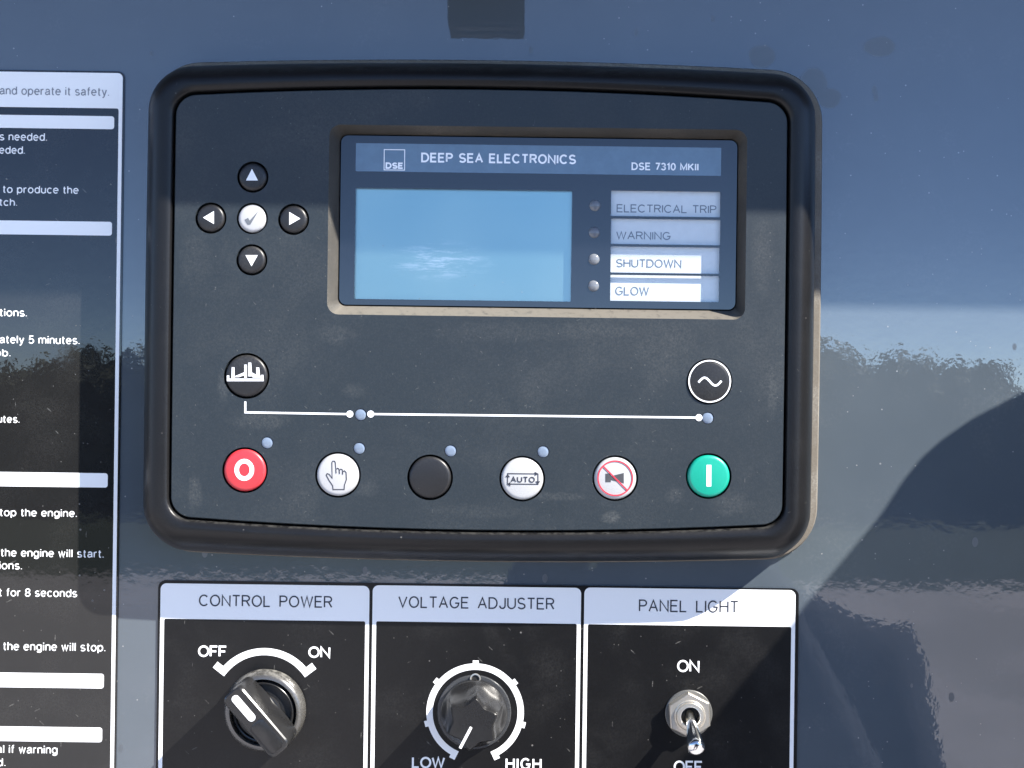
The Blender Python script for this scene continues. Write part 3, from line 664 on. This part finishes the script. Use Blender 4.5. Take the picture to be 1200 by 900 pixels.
# lever: tapered rod leaning downwards
p0 = Vector((tx, ty + 1, 8)); p1 = Vector((tx + 1.0, ty - 26, 62)); ax_ = (p1 - p0).normalized()
e1 = ax_.cross(Vector((1, 0, 0))).normalized(); e2 = ax_.cross(e1); ln = (p1 - p0).length
rg = []
for f, r in ((0, 5.8), (.22, 6.0), (.40, 6.8), (.60, 8.2), (.80, 9.7), (.90, 10.2), (.95, 9.9), (.985, 8.4), (1.0, 5.8), (1.006, 2.2)):
    c_ = p0 + ax_ * (ln * f)
    rg.append([tuple(c_ + e1 * (r * math.cos(-2 * math.pi * i / 32)) + e2 * (r * math.sin(-2 * math.pi * i / 32))) for i in range(32)])
B().loft(rg, False, True).build('lever', 'chrome', tg, smooth=60)

# ------------------------------------------------------------------ hood and an added side plate (outside the frame: they throw the shadows)
M['hood'] = dusty('hood_paint', (0.10, 0.115, 0.14), 0.25, 1.5, 0.1, 0.3)
OH = 320.0; OHY = 95 + 1.75 * OH
hood = B()
a = [(-1300, OHY), (1200, OHY), (1200, OHY + 30), (-1300, OHY + 30)]
hood.loft([[(x, y, 0.5) for x, y in a], [(x, y, OH) for x, y in a]], True, True)
tag(hood.build('cabinet_hood', 'hood', smooth=0), 'blue grey hood edge above the sheet, shading its upper half', 'hood')
XD = 900.0
side = [(1.0, 298), (171, 299), (205, 326), (226, 337), (240, 339), (252, 333), (267, 318), (322, 296), (369, 275), (440, 240), (520, 200), (520, -900), (1.0, -900)]  # plate added to cast the lower right shadow, top edge shaped from its outline
sd = B(); ra = [(XD, y, d) for d, y in side]; rb = [(XD + 10, y, d) for d, y in side]
sd.loft([ra, rb], True, True)
tag(sd.build('shadow_plate', 'hood', smooth=0), 'unseen added plate right of the sheet, shaped to cast the lower right shadow', 'side plate')
# lamp block hanging under the hood, mirrored at the top of the sheet
LPD = 200.0
def vimg(px, py, d):    # position whose mirror image shows at px, py
    k = (D + d) / D; u, v = (px - 600) * k, (450 - py) * k
    return (u * ca - v * sa, u * sa + v * ca)
l0 = vimg(528, 46, LPD); l1 = vimg(614, 44, LPD)
lb = B(); yb = (l0[1] + l1[1]) / 2
lo_ = [(l0[0], yb), (l1[0], yb), (l1[0], OHY - 1), (l0[0], OHY - 1)]
lb.loft([[(x, y, LPD - 80) for x, y in lo_], [(x, y, LPD) for x, y in lo_]], True, True)
M['lamp'] = dusty('black_lamp_block', (0.012, 0.012, 0.012), 0.6, 1.4, 0.1, 0.3)
lamp_o = lb.build('lamp_block', 'lamp', smooth=0)
M['lamp_trim'] = dusty('lamp_trim', (0.05, 0.05, 0.05), 0.5, 1.4, 0.1, 0.3)
for k in range(2):
    xa, xb = l0[0] + 8, l1[0] - 8; da = LPD - 66 + 34 * k
    rb_ = B(); q4 = [(xa, yb - 3), (xb, yb - 3), (xb, yb + 1), (xa, yb + 1)]
    rb_.loft([[(x, y, da) for x, y in q4], [(x, y, da + 20) for x, y in q4]], True, True).build('rib', 'lamp_trim', lamp_o, smooth=0)
tag(lamp_o, 'dark block under the hood, mirrored above the control module', 'lamp')

# ------------------------------------------------------------------ ground and hedge mirrored in the glossy surfaces
def ground_mat():
    m, t, b = mat('gravel_and_grass'); p = pos(t)
    n1 = ramp(t, noise(t, p, 0.35, 5, 0.6), 0.44, 0.58); n2 = noise(t, p, 40, 5, 0.7)
    g = mixc(t, n2, (0.34, 0.32, 0.32), (0.50, 0.47, 0.47)); gr = mixc(t, n2, (0.018, 0.030, 0.014), (0.045, 0.062, 0.030))
    sx = nd(t, 'ShaderNodeSeparateXYZ'); t.links.new(p, sx.inputs[0])
    far = math_(t, 'MAXIMUM', ramp(t, sx.outputs['Y'], -10.4, -9.6, 1, 0), math_(t, 'MULTIPLY', n1, 0.25))
    t.links.new(mixc(t, far, g, gr), b.inputs['Base Color']); b.inputs['Roughness'].default_value = 0.95
    return m
M['ground'] = ground_mat()
GZ = -1.62
me = bpy.data.meshes.new('ground'); me.from_pydata([(-600, -600, 0), (600, -600, 0), (600, 600, 0), (-600, 600, 0)], [], [(0, 1, 2, 3)])
g = link('ground', me, Vector((0, 0, GZ)), 'ground', smooth=0); tag(g, 'gravel and grass ground in front of the cabinet', kind='structure')
def leaf_mat():
    m, t, b = mat('hedge_leaves'); p = pos(t)
    t.links.new(mixc(t, noise(t, p, 3, 4), (0.07, 0.085, 0.06), (0.12, 0.14, 0.10)), b.inputs['Base Color']); b.inputs['Roughness'].default_value = 0.7
    return m
M['leaf'] = leaf_mat()
vs_, fs_ = [], []
HY = -16.0
def top_at(x):   # height of the hedge above the lens
    u = x / (-HY) * 1500
    base = 0.50 + 0.12 * math.sin(u * 0.021 + 1) + 0.07 * math.sin(u * 0.057) + 0.05 * math.sin(u * .13)
    if u < -440: base -= 0.0030 * (-440 - u)
    if 520 < u < 640: base -= 0.0055 * (u - 520)
    if u >= 640: base -= 0.66
    return max(0.02, base)
for i in range(9000):
    x = random.uniform(-14, 14); h = top_at(x) - GZ
    z = GZ + h * (1 - random.random() ** 1.5 * 1.0) ; y = HY + random.uniform(-0.9, 0.6)
    z += random.uniform(-0.08, 0.04)
    s_ = random.uniform(0.06, 0.15)
    n = Vector((random.uniform(-1, 1), random.uniform(-.2, 1), random.uniform(-.4, 1))).normalized(); a_ = n.orthogonal().normalized(); b_ = n.cross(a_)
    k = len(vs_); c_ = Vector((x, y, z - GZ))
    vs_ += [c_ + a_ * s_, c_ + b_ * s_ * .6, c_ - a_ * s_, c_ - b_ * s_ * .6]; fs_.append((k, k + 1, k + 2, k + 3))
nn = 300
for i in range(nn):
    xa, xb = -14 + 28 * i / nn, -14 + 28 * (i + 1) / nn
    k = len(vs_); ha, hb_ = top_at(xa) - GZ - .07, top_at(xb) - GZ - .07
    vs_ += [Vector((xa, HY, 0)), Vector((xb, HY, 0)), Vector((xb, HY, hb_)), Vector((xa, HY, ha)), Vector((xa, HY - .6, ha - .1)), Vector((xb, HY - .6, hb_ - .1))]
    fs_ += [(k, k + 1, k + 2, k + 3), (k + 3, k + 2, k + 5, k + 4)]
me = bpy.data.meshes.new('hedge'); me.from_pydata(vs_, [], fs_)
hg = link('hedge', me, Vector((0, 0, GZ)), 'leaf', smooth=0); tag(hg, 'dark green hedge mirrored in the glossy paint', 'hedge', kind='stuff')

# ------------------------------------------------------------------ the person taking the picture (seen only as a dark mirror image)
M['navy'] = plain('navy_clothing', (0.018, 0.024, 0.042), 0.9)
px0 = 0.17; py0 = -0.80
DZ = -0.38
J = {'pel': (px0, py0, -.40, .15, .11), 'sp': (px0, py0, -.15, .15, .11), 'ch': (px0, py0 - .01, .06, .17, .12), 'nk': (px0, py0, .20, .06, .06), 'hd': (px0, py0 + .03, .30, .085, .10), 'ht': (px0, py0 + .03, .40, .07, .085),
     'sl': (px0 - .19, py0, .10, .06, .06), 'el': (px0 - .24, py0 + .10, -.14, .045, .045), 'wl': (px0 - .14, py0 + .24, -.05, .032, .032), 'fl': (px0 - .09, py0 + .27, 0, .03, .02),
     'sr': (px0 + .19, py0, .10, .06, .06), 'er': (px0 + .22, py0 + .10, -.14, .045, .045), 'wr': (px0 + .02, py0 + .24, -.06, .032, .032), 'fr': (px0 - .03, py0 + .27, -.01, .03, .02),
     'hl': (px0 - .10, py0, -.46, .09, .09), 'kl': (px0 - .11, py0 + .02, -.82, .06, .06), 'al': (px0 - .12, py0, -1.19, .04, .045), 'tl': (px0 - .13, py0 + .13, -1.22, .035, .025),
     'hr': (px0 + .10, py0, -.46, .09, .09), 'kr': (px0 + .11, py0 + .02, -.82, .06, .06), 'ar': (px0 + .12, py0, -1.19, .04, .045), 'tr': (px0 + .13, py0 + .13, -1.22, .035, .025)}
E = [('pel', 'sp'), ('sp', 'ch'), ('ch', 'nk'), ('nk', 'hd'), ('hd', 'ht'), ('ch', 'sl'), ('sl', 'el'), ('el', 'wl'), ('wl', 'fl'), ('ch', 'sr'), ('sr', 'er'), ('er', 'wr'), ('wr', 'fr'),
     ('pel', 'hl'), ('hl', 'kl'), ('kl', 'al'), ('al', 'tl'), ('pel', 'hr'), ('hr', 'kr'), ('kr', 'ar'), ('ar', 'tr')]
J = {k: (v[0], v[1], v[2] + DZ, v[3], v[4]) for k, v in J.items()}
for k in ('fl', 'fr', 'wl', 'wr'): J[k] = (J[k][0], J[k][1] + (.05 if k[0] == 'f' else 0), J[k][2] + (.34 if k[0] == 'f' else .28), J[k][3], J[k][4])
ks = list(J); base = Vector((px0, py0, GZ))
me = bpy.data.meshes.new('person'); me.from_pydata([Vector(J[k][:3]) - base for k in ks], [(ks.index(a), ks.index(b)) for a, b in E], [])
per = link('person', me, base, 'navy', smooth=0); tag(per, 'person in dark clothing standing before the cabinet, holding up a phone', 'person')
md = per.modifiers.new('skin', 'SKIN'); md.use_smooth_shade = True
if not me.skin_vertices: 
    bpy.context.view_layer.objects.active = per
for i, k in enumerate(ks):
    me.skin_vertices[0].data[i].radius = J[k][3:5]; me.skin_vertices[0].data[i].use_root = (k == 'pel')
per.modifiers.new('sub', 'SUBSURF').render_levels = 2
ph = B(); ph.prism(rrect(0, 0, 480, 236, 30, 5), 0, 25); ph.v = [(x + 150, y - 60, D + 14 + d) for x, y, d in ph.v]
M['phone'] = plain('phone_back', (0.02, 0.02, 0.022), 0.3)
tag(ph.build('phone', 'phone', smooth=0), 'dark phone held up level with the module', 'phone')
